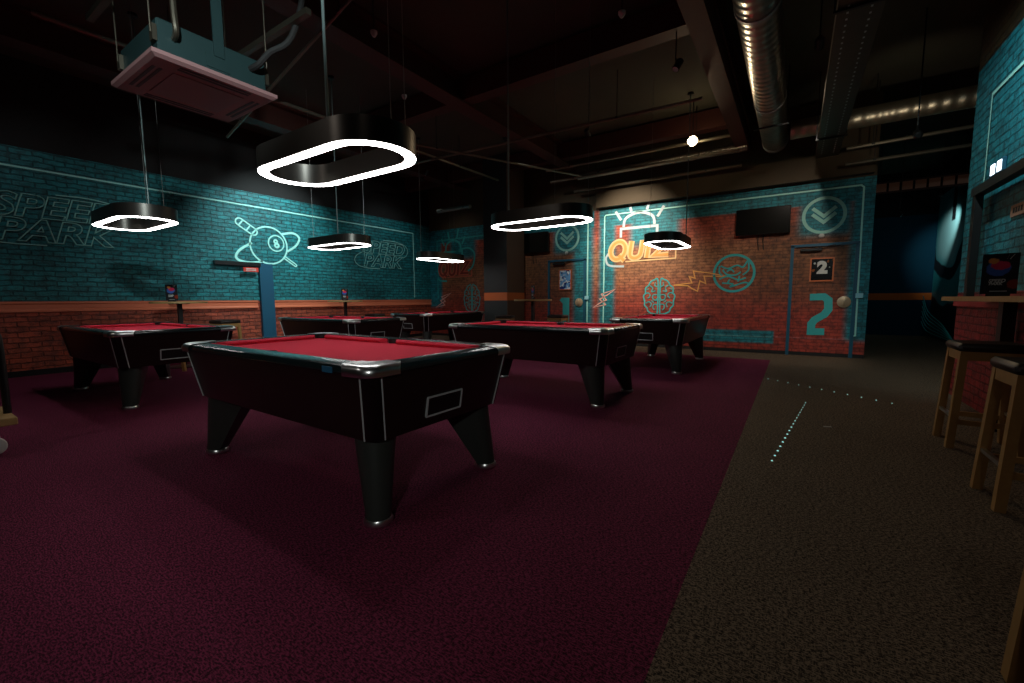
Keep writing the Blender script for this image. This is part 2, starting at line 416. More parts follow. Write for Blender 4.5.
def chevron(u,z,mat,label):
    b=MB(); b.ribbon(circ(u,z,.315),.055,PQ,True)
    b.ribbon([(u-.18,z+.14),(u,z-.02),(u+.18,z+.14)],.06,PQ); b.ribbon([(u-.18,z+.03),(u,z-.13),(u+.18,z+.03)],.06,PQ)
    o=b.out('chevron_emblem',mat,wq,recalc=False); o['label']=label
def quiz(u,z,mat,arcm,label,sc=1.0):
    g=empty('quiz_logo'); g.parent=wq; g['label']=label
    f=lambda P,w=1.0:[(u+(a+c*.14)*sc,z-.20+c) for a,c in P]
    ov=[(-.63+.17*math.cos(t)*1.05,.20+.205*math.sin(t)) for t in [2*PI*k/30 for k in range(30)]]
    L=[(f(ov),True),(f([(-.60,.09),(-.44,-.05)]),False),(f(smooth_path([(-.33,.40),(-.33,.14),(-.30,.04),(-.20,.0),(-.10,.04),(-.07,.14),(-.07,.40)],5)),False),
       (f([(.08,.41),(.08,-.01)]),False),(f([(.22,.365),(.54,.365),(.24,.04),(.56,.04)]),False)]
    for nm,wd,mt,dy in (('lettering_outline',.135,mat,0),('lettering_fill',.065,(M_orng if mat is M_peach else M_reddk),.006)):
        b=MB()
        for q,c in L: b.ribbon(q,wd,lambda a_,c_,d=dy:(a_,YQ-.010-d,c_),c)
        b.out(nm,mt,g,recalc=False)
    stroke('underline',[[(u-.42*sc,z-.27),(u+.72*sc,z-.25),(u+.72*sc,z-.02),(u+.60*sc,z-.03)]],.03,PQ,mat,g)
    stroke('arc',[smooth_path([(u-.78*sc,z+.0),(u-.90*sc,z-.16),(u-.82*sc,z-.34),(u-.45*sc,z-.38)])]+([] if sc==1 else [smooth_path([(u+.0*sc,z+.50),(u+.55*sc,z+.58),(u+.85*sc,z+.40),(u+.78*sc,z+.05),(u+.55*sc,z-.1)])]),.05,PQ,arcm,g)
    # buzzer above the letters
    zb=z+.42; ub=u-.12*sc
    b=MB()
    b.ribbon(smooth_path([(ub-.36*sc,zb+.12),(ub-.30*sc,zb+.32),(ub,zb+.42),(ub+.30*sc,zb+.32),(ub+.36*sc,zb+.12)]),.06,PQ)
    b.ribbon([(ub-.42*sc,zb-.12),(ub-.42*sc,zb+.08),(ub+.42*sc,zb+.08),(ub+.42*sc,zb-.12)],.06,PQ)
    for a,c,d,e in ((-.42,.28,-.56,.50),(-.18,.46,-.24,.68),(.18,.46,.26,.74),(.42,.28,.56,.50)): b.ribbon([(ub+a*sc,zb+c),(ub+d*sc,zb+e)],.06,PQ)
    b.out('buzzer',arcm,g,recalc=False)
quiz(-2.98,2.27,M_peach,M_lilac,'bright outlined lettering with a buzzer, nearer the door marked 2')
quiz(-8.66,2.08,M_redl,M_teal2,'dim red lettering with a teal buzzer, in the dark left corner',.84)
brain(-2.6,1.16,.70,.78,M_teal2,'turquoise brain drawing between the two lightning bolts')
brain(-8.06,1.16,.62,.78,M_teal2,'turquoise brain drawing beside the dark column')
bolt(-3.92,1.12,.55,.46,M_pink,'lightning_bolt','pale pink lightning bolt low on the brick')
bolt(-9.2,1.10,.62,.46,M_pink,'lightning_bolt','pale pink lightning bolt in the left corner')
p=[(-2.28,1.42),(-1.98,1.40),(-1.90,1.34),(-1.78,1.28),(-1.74,1.50),(-1.62,1.44),(-1.66,1.60),(-1.18,1.57)]
p2=[(-2.28,1.42),(-1.90,1.46),(-1.96,1.60),(-1.84,1.56),(-1.88,1.72),(-1.55,1.66),(-1.18,1.57)]
stroke('lightning_bolt',[p,p2],.026,PQ,M_orng,wq,'amber lightning bolt reaching into the turquoise circle')
chevron(.38,2.66,M_neond,'round chevron emblem above the door marked 2'); chevron(-4.93,2.68,M_neond,'round chevron emblem above the door marked 1')
b=MB(); b.ribbon(circ(-1.09,1.64,.375),.05,PQ,True)
for s in ([(-1.34,1.80),(-1.20,1.74),(-1.04,1.80),(-.92,1.76),(-.84,1.88),(-.82,1.70),(-.92,1.60)],[(-1.30,1.72),(-1.22,1.62),(-1.06,1.60),(-.96,1.66)],[(-1.36,1.52),(-1.2,1.58),(-1.0,1.50),(-.86,1.54)],
          [(-1.30,1.44),(-1.10,1.42),(-1.14,1.36),(-.90,1.44),(-.80,1.42)],[(-1.22,1.68),(-1.14,1.72),(-1.08,1.66)],[(-1.30,1.60),(-1.36,1.66),(-1.36,1.80)],[(-1.16,1.52),(-1.2,1.42)],[(-.98,1.58),(-1.0,1.46)]):
    b.ribbon(smooth_path(s,4),.032,PQ)
o=b.out('circle_drawing',M_teal2,wq,recalc=False); o['label']='turquoise circle filled with a tangle of strokes'
stroke('neon_line',[[(-3.93,.2),(-3.93,3.10),(-3.90,3.13),(.90,3.13),(.94,3.09),(.965,.42),(.91,.40)]],.028,PQ,M_neon,wq)
stroke('neon_line',[[(-9.42,1.15),(-9.42,2.95),(-7.0,2.98)]],.03,PQ,M_teal2,wq)
stroke('neon_line',[[(-4.36,.1),(-4.36,3.13),(-5.8,3.13)]],.035,PQ,M_neon,wq)
# big numerals
def numeral(ch,paths,lab):
    b=MB()
    for q in paths: b.ribbon(q,.13 if ch=='2' else .19,PQ)
    o=b.out('door_numeral',M_teal2,wq,recalc=False); o['label']=lab
numeral('2',[[(.24,1.13),(.46,1.14),(.53,1.08),(.54,.90),(.48,.80),(.34,.70),(.29,.62),(.29,.47),(.50,.475)]],'large turquoise 2 painted on the door')
numeral('1',[[(-5.07,1.03),(-5.0,1.10)],[(-4.95,1.16),(-4.95,.30)]],'large turquoise 1 painted on the door')
# right wall line
stroke('neon_line',[[(-1,3.13),(6.38,3.13),(6.38,1.2)]],.03,PRt,M_neon,wr)

# ------------------------------------------------------------------ doors on the back wall
def door(n,x0,x1,lab):
    e=empty('door_%d'%n,(x0,YQ,0)); struct(e)
    w=x1-x0
    b=MB(); b.box(-.035,.02,-.035,0,0,2.12).box(w-.02,w+.035,-.035,0,0,2.12).box(-.035,w+.035,-.035,0,2.09,2.14); b.out('door_frame',M_frame,e)
    b=MB(); b.box(.12,.46,-.07,-.03,2.0,2.055,.008).bar((.40,-.075,2.06),(.66,-.03,2.10),.015,.015); b.out('door_closer',M_black,e)
    b=MB(); b.lathe([(.095,0),(.105,.01),(.105,.022),(.07,.03),(.06,.034),(.02,.036)],n=28); b.xf(Matrix.Rotation(PI/2,4,'X')); b.xf(Matrix.Translation((w-.14,-.004,1.04)))
    b.box(w-.16,w-.12,-.06,-.03,.98,1.10,.005); b.out('push_plate',simple('brushed_beige_plate',(.55,.42,.27),.4,.3),e,smooth=True)
    b=MB(); b.box(w+.02,w+.13,-.05,-.036,1.11,1.20,.006); b.out('door_button',simple('pale_blue_button',(.35,.75,.85),.35),e)
    return e
door(2,-.075,.905,''); door(1,-5.44,-4.44,'')
# side door on the teal wall
e=empty('door_3',(XW,4.4,0)); struct(e)
b=MB(); b.box(0,.07,.40,.68,0,1.93); b.out('door_post',M_frame2,e)
b=MB(); b.box(0,.09,-.46,.42,1.86,1.94); b.out('door_header',M_black,e)
b=MB(); b.box(.085,.10,.06,.36,1.74,1.83); sg=b.out('exit_sign',M_red,e); sg['label']='small red sign under the header'
b=MB()
for r in range(2): b.box(.100,.102,.11,.31,1.765+.03*r,1.772+.03*r+.006)
b.out('sign_lettering',M_white,sg)

# sensors above doors
for x,lab,z in ((.365,'small white sensor dome above the right-hand door marked 2',2.28),(-4.94,'small white sensor dome above the door marked 1',2.30)):
    b=MB(); b.lathe([(.045,0),(.045,.012),(.038,.035),(.02,.05),(.004,.053)],n=16); b.xf(Matrix.Rotation(PI/2,4,'X')); b.xf(Matrix.Translation((x,YQ,z)))
    o=b.out('motion_sensor',M_white,smooth=True); tag(o,lab,'sensor')
# ------------------------------------------------------------------ televisions
def tv(x0,x1,z0,z1,lab):
    e=empty('television',((x0+x1)/2,YQ,z0)); w=(x1-x0)/2; h=z1-z0; tag(e,lab,'television')
    b=MB(); b.box(-w,w,-.11,-.06,0,h,.012); b.out('casing',M_black,e)
    b=MB(); b.box(-w+.012,w-.012,-.114,-.108,.016,h-.012); b.out('screen',M_screen,e)
    b=MB(); b.box(-.16,.16,-.06,0,.12,.42); b.out('wall_bracket',M_black,e)
    b=MB(); b.tube([(-.06,-.05,.02),(-.07,-.03,-.14),(-.05,-.02,-.30)],.008,6).tube([(.03,-.05,.02),(.02,-.03,-.12),(.04,-.02,-.30)],.008,6); b.out('cable',M_black,e)
tv(-1.08,-.14,2.38,2.90,'switched-off television on the orange brick wall beside the door marked 2')
tv(-6.30,-5.42,2.36,2.88,'switched-off television in the dark, between the column and the door marked 1')
# ------------------------------------------------------------------ posters beside doors
def mk_pic(kind):
    k=N('poster_print_'+kind); o,x,y,z=k.pos()
    n=k.noise(o,9,2,.5)
    if kind=='blue':
        c=k.mix(k.step(n,.48,.03),(.01,.03,.22),(.16,.42,.80)); c=k.mix(k.step(k.noise(o,13,1),.58,.03),c,(.8,.9,.95))
    elif kind=='black': c=k.mix(k.step(k.noise(o,7,1),.66,.03),(.006,.005,.006),(.25,.08,.02))
    else:
        c=k.mix(k.step(n,.55,.04),(.006,.010,.014),(.02,.03,.05))
    return k.base(c,.25)
def poster(x0,x1,z0,z1,kind,lab,two=False):
    e=empty('poster',((x0+x1)/2,YQ-.002,z0)); w=(x1-x0)/2; h=z1-z0; tag(e,lab,'poster')
    b=MB(); b.box(-w,w,-.02,0,0,h); b.out('print',mk_pic(kind),e)
    b=MB(); t=.022
    b.box(-w-t,w+t,-.03,0,-t,0).box(-w-t,w+t,-.03,0,h,h+t).box(-w-t,-w,-.03,0,0,h).box(w,w+t,-.03,0,0,h); b.out('frame',M_orf,e)
    if two:
        M=Matrix(((1,0,0,-.07),(0,0,-1,-.024),(0,1,0,.14),(0,0,0,1)))
        text_mesh('numeral','2',.30,M_white,M,e,None,0,.018)
        for dx,dz,rr_ in ((-w+.05,h-.08,.018),(w-.05,h-.16,.010)):
            b=MB(); b.lathe([(rr_,0),(rr_,.004)],n=12); b.xf(Matrix.Rotation(PI/2,4,'X')); b.xf(Matrix.Translation((dx,-.021,dz))); b.out('dot',M_white,e)
poster(.235,.565,1.45,1.85,'black','black poster with a white 2 in an orange frame on the door',True)
poster(-5.13,-4.82,1.38,1.86,'blue','blue and white poster in an orange frame on the door marked 1')

# ------------------------------------------------------------------ column
b=MB(); b.box(-6.80,-6.07,9.0,9.82,0,ZC)
k=N('grey_and_brown_column_paint'); o_,x_,y_,z_=k.pos()
c=k.mix(k.math('GREATER_THAN',x_,-6.075),(.022,.026,.026),(.10,.055,.035)); c=k.mix(k.band(z_,1.10,1.30,.01),c,(.55,.13,.03)); k.base(c,.7)
struct(b.out('wall_column',k.m))

# ------------------------------------------------------------------ pool tables
def rrect(a,b_,c,z,n=4):
    """rectangle half sizes a,b with corner cut radius c"""
    o=[]
    for sx,sy,q in ((1,-1,-PI/2),(1,1,0),(-1,1,PI/2),(-1,-1,PI)):
        for i in range(n+1):
            t=q+PI/2*i/n
            o.append((sx*(a-c)+c*math.cos(t),sy*(b_-c)+c*math.sin(t),z))
    return o
ZRL=.82
def make_table():
    e=empty('pool_table')
    # body
    b=MB(); b.loops([rrect(.985,.503,.069,.437),rrect(.988,.506,.069,.445),rrect(1.046,.562,.069,.775)]); body=b.out('body',M_lam,e,smooth=True)
    for sx in (1,-1):
        for sy in (1,-1):
            rr=[]
            for a_,b_,z in ((.9885,.5065,.440),(1.0475,.5635,.772)):
                c=.069; ring=[]
                for i in range(7):
                    t=PI/2*i/6
                    ring.append((a_-c+(c+.002)*math.cos(t),b_-c+(c+.002)*math.sin(t)))
                inner=[(x-.012,y-.012) for x,y in ring[::-1]]
                rr.append([(sx*x,sy*y,z) for x,y in ring+inner])
            b=MB(); b.loops(rr); b.out('corner_panel',M_lamc,body,smooth=True)
            for axis in (0,1):
                b=MB(); pts=[]
                for a_,b_,z in ((.990,.508,.440),(1.049,.565,.772)):
                    x,y=(a_-.069,b_) if axis==0 else (a_,b_-.069)
                    pts.append((sx*x,sy*y,z))
                b.tube(pts,.0045,6); b.out('trim_strip',M_strip,body)
    # rails
    b=MB(); so,si=[],[]
    outer=[(1.042,.560,.772),(1.062,.582,.782),(1.064,.584,.800),(1.056,.576,.816),(1.042,.562,.822),(.955,.468,.822),(.945,.458,.812),(.945,.458,.772)]
    rings=[]
    for i,(a_,b_,z) in enumerate(outer):
        rings.append(rrect(a_,b_,.080 if i<5 else .02,z,5))
    b.loops(rings,close=True); b.out('top_rail',M_rail,e,smooth=True)
    for sx in (1,-1):
        for sy in (1,-1):
            b=MB(); rr=[]
            c=.082
            prof=[(1.068,.770),(1.071,.785),(1.069,.806),(1.059,.821),(1.042,.827)]
            for off,z in prof:
                a_=off; b_=off-.480; ring=[]
                ring.append((a_,b_-.19))
                for i in range(9):
                    t=PI/2*i/8; ring.append((a_-c+c*math.cos(t),b_-c+c*math.sin(t)))
                ring.append((a_-.19,b_)); rr.append([(sx*x,sy*y,z) for x,y in ring])
            n=len(rr[0])
            inn=[(.952,.384),(.952,.42),(.942,.440),(.925,.452),(.915,.458),(.906,.465),(.895,.465),(.89,.465),(.888,.465),(.88,.465),(.87,.465)]
            rr.append([(sx*x,sy*y,.828) for x,y in inn][:n])
            V=[[b.bm.verts.new(p) for p in r] for r in rr]
            for i in range(len(V)-1):
                for j in range(n-1): b.face((V[i][j],V[i][j+1],V[i+1][j+1],V[i+1][j]))
            b.out('corner_casting',M_chrome,e,smooth=True)
    # bed + cushions
    b=MB(); b.loops([rrect(.946,.459,.02,.765),rrect(.946,.459,.02,.786)]); b.out('cloth',M_cloth,e)
    def cushion(p0,p1,inx,iny):
        # p0->p1 along rail edge, (inx,iny) inward
        b=MB(); prof=[(0,.786),(0,.819),(.012,.820),(.048,.814),(.052,.806),(.040,.786)]
        d=(Vector(p1)-Vector(p0)).normalized(); rr=[]
        for p,s in ((Vector(p0),1),(Vector(p1),-1)):
            rr.append([(p.x+inx*q+d.x*s*q*.9,p.y+iny*q+d.y*s*q*.9,z) for q,z in prof])
        b.loops(rr); b.out('cushion',M_cloth,e)
    X,Y=.946,.459
    for sy in (1,-1):
        cushion((-X+.07,sy*Y),(-.055,sy*Y),0,-sy); cushion((.055,sy*Y),(X-.07,sy*Y),0,-sy)
    for sx in (1,-1): cushion((sx*X,-Y+.07),(sx*X,Y-.07),-sx,0)
    for (x,y) in ((-X+.012,-Y+.012),(X-.012,-Y+.012),(-X+.012,Y-.012),(X-.012,Y-.012),(0,Y+.022),(0,-Y-.022)):
        b=MB(); b.lathe([(.048,.7865),(.050,.790),(.050,.8215),(.058,.8225),(.058,.7865)],(x,y,0),20) if False else b.lathe([(.046,.787),(.046,.789)],(x,y,0),20)
        n=20
        rings=[[(x+r*math.cos(2*PI*j/n),y+r*math.sin(2*PI*j/n),z) for j in range(n)] for r,z in ((.043,.788),(.043,.8205),(.047,.8205),(.047,.788))]
        b.loops(rings,close=True); b.out('pocket',M_hole,e,smooth=True)
    # return window on the +x end
    b=MB()
    def fx(z): return .988+(z-.437)/(.775-.437)*.058+.002
    y0,y1,z0,z1=-.175,.10,.495,.602
    def q(y,z,d=0): return (fx(z)+d,y,z)
    b.loops([[q(y0,z0),q(y1,z0),q(y1,z1),q(y0,z1)],[q(y0,z0,.002),q(y1,z0,.002),q(y1,z1,.002),q(y0,z1,.002)]]); b.out('return_opening',M_hole,e)
    b=MB()
    for (a,c_) in (((y0,z0),(y1,z0)),((y1,z0),(y1,z1)),((y1,z1),(y0,z1)),((y0,z1),(y0,z0))): b.bar(q(*a,.003),q(*c_,.003),.009,.009)
    b.out('return_frame',M_strip,e)
    # legs: teardrop section laid along the diagonal
    for sx in (1,-1):
        for sy in (1,-1):
            def sec(cx,cy,r,L,z,tail):
                th=math.atan2(-sy*.55,-sx*.8); o=[]
                ux,uy=math.cos(th),math.sin(th)
                for i in range(11):
                    t=th+PI/2+PI*i/10
                    o.append((cx+r*math.cos(t),cy+r*math.sin(t),z))
                nx,ny=-uy,ux
                for s,l in ((-1,.5),(-1,1),(1,1),(1,.5)):
                    rr=r*(1-(1-tail)*(l))
                    o.append((cx+ux*L*l+nx*s*rr,cy+uy*L*l+ny*s*rr,z))
                return o
            b=MB(); b.loops([sec(sx*.922,sy*.444,.062,.05,.03,.9),sec(sx*.855,sy*.392,.105,.21,.437,.85)])
            lg=b.out('leg',M_leg,e,smooth=True)
            b=MB(); b.lathe([(.060,0),(.072,.006),(.074,.02),(.066,.034)],(sx*.920,sy*.443,0),20); b.out('foot_ring',M_chrome,lg,smooth=True)
    return e
tabs=[((-2.627,1.809),-.012,'nearest red-cloth pool table, standing in the foreground'),
      ((-2.574,4.598),-.018,'red-cloth pool table directly behind the nearest one, second from the camera on its right'),
      ((-6.713,1.913),0,'red-cloth pool table furthest left, beside the teal wall and high table'),
      ((-6.714,4.671),0,'small red-cloth pool table behind the left one, in front of the second round high table'),
      ((-7.16,7.70),-PI/2,'furthest red-cloth pool table, turned end-on before the dark column and corner brain drawing'),
      ((-1.862,7.541),-PI/2,'far right red-cloth pool table turned end-on before the orange mural wall')]
tp=make_table()
for i,((x,y),rz,lab) in enumerate(tabs):
    o=tp if i==0 else copy_tree(tp)
    o.location=(x,y,0); o.rotation_euler=(0,0,rz); tag(o,lab,'pool table','red-cloth pool tables')
b=MB(); b.box(.72,.80,-.588,-.5843,.776,.806); o=b.out('reflection_patch',M_reflpatch,tp); o['label']='blue patch on the rail edge imitating a wall reflection'  # small blue box imitates the teal wall reflected in the rail

# ------------------------------------------------------------------ pendant ring lamps
def stad(a,r,z,n=12):
    o=[]
    for i in range(n+1): t=-PI/2+PI*i/n; o.append((a-r+r*math.cos(t),r*math.sin(t),z))
    for i in range(n+1): t=PI/2+PI*i/n; o.append((-(a-r)+r*math.cos(t),r*math.sin(t),z))
    return o
def make_lamp(ceil=ZC-2.05,rod=(0,.25),wires=((.5,.0),(-.5,.0))):
    e=empty('pendant_lamp')
    A,RR,W=.681,.296,.075
    b=MB(); b.loops([stad(A,RR,.006),stad(A,RR,.152),stad(A-W,RR-W,.152),stad(A-W,RR-W,.006)],close=True); b.out('housing',M_house,e,smooth=True)
    b=MB(); b.loops([stad(A-.003,RR-.003,0),stad(A-.003,RR-.003,.008),stad(A-W+.003,RR-W+.003,.008),stad(A-W+.003,RR-W+.003,0)],close=True); b.out('light_ring',M_led,e,smooth=True)
    b=MB(); b.tube([(rod[0],rod[1],.15),(rod[0],rod[1],ceil)],.009,8); b.out('rod',M_rod,e)
    b=MB(); b.lathe([(.05,ceil-.035),(.05,ceil)],(rod[0],rod[1],0),16); b.out('ceiling_cup',M_black,e)
    for w in wires:
        b=MB(); b.tube([(w[0],w[1],.15),(w[0],w[1],ceil)],.0028,5); b.out('suspension_wire',M_cable,e)
    return e
lamps=[((-2.742,1.906,2.05),0,'largest glowing ring lamp, over the nearest pool table',(.32,-.25),((.63,-.03),(.55,.16))),
 ((-2.695,4.732,2.052),0,'glowing ring lamp over the second pool table, in front of the column',(-.30,-.25),((.34,-.25),(.60,.1),(-.55,.15))),
 ((-6.76,1.92,2.060),0,'glowing ring lamp at far left, over the table beside the teal wall',(-.32,.25),((.17,.25),(.60,-.05))),
 ((-6.734,4.71,2.062),0,'bronze ring lamp between the planet drawing and the second lettering logo',(.34,-.25),((-.36,-.25),(.42,.22))),
 ((-7.059,7.669,2.056),-PI/2,'furthest, thinnest ring lamp beside the left corner of the room',(.55,-.10),((-.2,.25),(-.5,-.15))),
 ((-1.896,7.849,2.045),-PI/2,'black ring lamp hanging in front of the bright outlined lettering',(-.45,.2),((.52,-.17),))]
for (p,rz,lab,rod,w) in lamps:
    o=make_lamp(ZC-p[2],rod,w); o.location=p; o.rotation_euler=(0,0,rz); tag(o,lab,'lamp','ring pendant lamps')
    for c in o.children:
        pass
# ------------------------------------------------------------------ high tables, menu cards, stools
def high_table(x,y,lab,r=.40):
    e=empty('high_table',(x,y,0)); tag(e,lab,'table','round high tables')
    b=MB(); b.lathe([(r-.004,1.088),(r,1.092),(r,1.118),(r-.004,1.122)],n=40); b.out('tabletop',M_wood,e,smooth=True)
    b=MB(); b.lathe([(.15,1.078),(.15,1.088)],n=24).box(-.03,.03,-.03,.03,.02,1.08); b.out('stem',M_black,e)
    b=MB(); b.lathe([(.23,0),(.23,.012),(.05,.028)],n=32); b.out('base',M_black,e,smooth=True)
def mk_menu():
    k=N('cocktail_menu_print'); o,x,y,z=k.pos()
    def blob(cy,cz,r,s=1.0):
        d=k.math('SQRT',k.math('ADD',k.math('POWER',k.math('SUBTRACT',x,cy),2.0),k.math('POWER',k.math('MULTIPLY',k.math('SUBTRACT',z,cz),s),2.0)))
        d=k.math('ADD',d,k.math('MULTIPLY',k.noise(o,30,2),.03))
        return k.math('SUBTRACT',1.0,k.step(d,r,.012))
    c=(.010,.012,.016)
    c=k.mix(blob(-.01,.235,.085,1.1),c,(.05,.13,.45))
    c=k.mix(blob(.0,.262,.07,1.5),c,(.70,.03,.10))
    c=k.mix(blob(-.04,.300,.045,1.3),c,(.75,.28,.06))
    c=k.mix(blob(.085,.10,.055,1.0),c,(.28,.03,.01))
    return k.base(c,.3)
M_menu=mk_menu()
def menu_card(x,y,z,rz,lab,sc=1.0):
    e=empty('menu_card',(x,y,z),rz); tag(e,lab,'menu card','menu cards on the high tables'); e.scale=(sc,)*3
    b=MB(); b.box(-.105,.105,-.006,.006,.02,.36); c=b.out('card',M_menu,e)
    M=Matrix(((1,0,0,-.062),(0,0,-1,-.0075),(0,1,0,.118),(0,0,0,1)))
    text_mesh('lettering','SPEED',.040,M_white,M@Matrix.Diagonal((.9,1,1,1)),c,None,.2,.001)
    M=Matrix(((1,0,0,-.058),(0,0,-1,-.0075),(0,1,0,.095),(0,0,0,1)))
    text_mesh('lettering','PARK',.032,M_white,M,c,None,.2,.001)
    b=MB(); b.bar((-.05,-.0075,.043),(.05,-.0075,.043),.001,.006); b.bar((.05,-.0075,.31),(.075,-.0075,.35),.001,.004).bar((.035,-.0075,.31),(.045,-.0075,.35),.001,.004); b.out('print_line',M_white,c)
    b=MB(); b.box(-.07,.07,-.035,.035,0,.012).box(-.07,.07,-.012,-.006,.01,.04).box(-.07,.07,.006,.012,.01,.04); b.out('stand',M_black,e)
high_table(-8.80,3.0,'round high table at far left, against the teal and red wall')
high_table(-9.15,6.5,'round high table under the bronze ring lamp, by the wall')
high_table(-4.62,7.82,'round high table in front of the column and the door marked 1')
menu_card(-8.88,2.93,1.122,R(56),'colourful menu card on the far left round table',.8)
menu_card(-9.16,6.5,1.122,R(80),'dark menu card seen at an angle on the table under the bronze ring lamp',.8)
menu_card(-4.62,7.82,1.122,R(-35),'dark menu card on the round table before the column',.8)
def make_stool():
    e=empty('bar_stool'); s=.165
    b=MB(); b.box(-.18,.18,-.18,.18,.725,.785,.018); b.out('seat',M_seat,e,smooth=True)
    b=MB(); b.box(-.165,.165,-.165,-.14,.66,.725).box(-.165,.165,.14,.165,.66,.725).box(-.165,-.14,-.14,.14,.66,.725).box(.14,.165,-.14,.14,.66,.725); b.out('apron',M_woodd,e)
    for sx in (1,-1):
        for sy in (1,-1):
            b=MB(); k=.022
            b.loops([[(sx*(s+.018)+a,sy*(s-.0)+c,0) for a,c in ((-k,-k),(k,-k),(k,k),(-k,k))],[(sx*(s-.02)+a,sy*(s-.02)+c,.725) for a,c in ((-k,-k),(k,-k),(k,k),(-k,k))]]); b.out('leg',M_woodd,e)
    for sx in (1,-1):
        b=MB(); b.bar((sx*.178,-.16,.24),(sx*.178,.16,.24),.022,.022); b.out('footrest',M_chrome,e)
        b=MB(); b.bar((-.16,sx*.165,.20),(.16,sx*.165,.20),.022,.035); b.out('stretcher',M_woodd,e)
    return e
st=make_stool()
stools=[(1.20,4.56,0,'oak bar stool with dark seat furthest along the counter'),(1.13,3.36,0,'oak bar stool with dark seat in the middle of the counter row'),(.775,1.60,0,'nearest oak bar stool, only its leg in view at the right edge'),
 (-8.55,3.58,R(10),'oak bar stool tucked to the right of the far left round table'),(-8.25,2.55,R(30),'dark-seated bar stool left of the far left round table'),
 (-8.6,5.75,R(15),'dark-seated bar stool left of the table under the bronze ring lamp'),(-8.75,7.05,R(5),'oak bar stool right of the table under the bronze ring lamp'),
 (-4.25,8.25,R(0),'oak bar stool right of the round table by the door marked 1'),(-5.15,7.55,R(20),'dark-seated bar stool between the column and its round table')]
for i,(x,y,rz,lab) in enumerate(stools):
    o=st if i==0 else copy_tree(st); o.location=(x,y,0); o.rotation_euler=(0,0,rz); tag(o,lab,'stool','oak bar stools')
# counter along the right wall
e=empty('bar_counter',(1.385,4.3,0)); tag(e,'long narrow oak-edged counter along the right-hand teal wall','counter')
b=MB(); b.box(-.17,.17,-1.9,1.6,1.085,1.125); b.out('counter_top',M_wood,e)
for y in (-1.5,-.35,.95) :
    b=MB(); b.box(.06,.14,y-.05,y+.05,.02,1.085); b.box(.0,.16,y-.14,y+.14,0,.02); b.out('pedestal',M_black,e)
# black portal frame at the counter
e=empty('portal_frame',(1.47,5.0,0)); tag(e,'black metal portal frame standing over the counter at the right wall','frame')
def post(y0,nm): 
    b=MB(); b.box(-.03,.03,y0-.04,y0+.04,1.126,2.115); b.out(nm,M_black,e)
post(1.18,'post'); post(-.62,'post')
b=MB(); b.box(-.04,.04,-.68,1.24,2.115,2.195); b.out('top_bar',M_black,e)
menu_card(1.275,4.72,1.125,R(-16),'large colourful menu card on the right-hand counter',.88)
# things on the right wall
e=empty('wall_light',(XR,6.02,2.33)); tag(e,'small lit two-window light on the teal right wall','light')
b=MB(); b.box(-.03,0,-.17,.17,-.06,.07,.008); b.out('casing',M_frame,e)
for y in (-.10,.06):
    b=MB(); b.box(-.036,-.029,y-.045,y+.045,-.045,.05); b.out('lit_window',M_wl,e)
e=empty('wall_plaque',(XR,5.48,1.86)); tag(e,'small beige plaque on the teal wall inside the portal frame','plaque')
b=MB(); b.box(-.012,0,-.14,.14,-.05,.05); b.out('plate',simple('beige_plate',(.42,.24,.16),.5),e)
b=MB()
for i in range(4): b.box(-.014,-.0121,-.10+.052*i,-.065+.052*i,-.02,.025)
b.out('lettering',M_dark,e)

# ------------------------------------------------------------------ trolley at the left edge
e=empty('platform_trolley',(-4.67,.47,0)); tag(e,'wooden-decked trolley with black tubular handle cut by the left edge','trolley')
b=MB(); b.box(-.62,-.03,-.75,.09,.235,.29,.006); b.out('deck',M_wood,e)
b=MB(); b.tube(smooth_path([(-.26,.07,.28),(-.26,.07,.80),(-.26,.05,.90),(-.26,-.02,.935),(-.26,-.5,.935),(-.26,-.57,.90),(-.26,-.59,.80),(-.26,-.59,.28)],6),.022,10); b.out('handle',M_black,e,smooth=True)
for x,y in ((-.20,-.02),(-.52,-.02),(-.20,-.6),(-.52,-.6)):
    b=MB(); b.lathe([(.03,-.016),(.06,-.016),(.066,-.008),(.066,.008),(.06,.016),(.03,.016)],n=20); b.xf(Matrix.Rotation(PI/2,4,'Y')); b.xf(Matrix.Translation((x,y,.066)))
    w=b.out('wheel',M_white,e,smooth=True)
    b=MB(); b.box(x-.03,x-.022,y-.03,y+.03,.06,.235).box(x+.022,x+.03,y-.03,y+.03,.06,.235).box(x-.04,x+.04,y-.04,y+.04,.225,.235); b.out('caster_fork',M_strip,w)

# ------------------------------------------------------------------ ceiling services
def run(name,a,b_,r,mat,lab,cat,n=14,group=None):
    m=(Vector(a)+Vector(b_))/2; e=empty(name,m); tag(e,lab,cat,group)
    b=MB(); b.tube([Vector(a)-m,Vector(b_)-m],r,n); b.out('tube',mat,e,smooth=True)
    for t in (.15,.82):
        p=Vector(a).lerp(Vector(b_),t)-m
        b=MB(); b.tube([p,(p.x,p.y,ZC+.002-m.z)],.006,6); b.lathe([(r+.006,-.012),(r+.006,.012)],tuple(p),10); b.out('hanger',M_black,e)
    return e
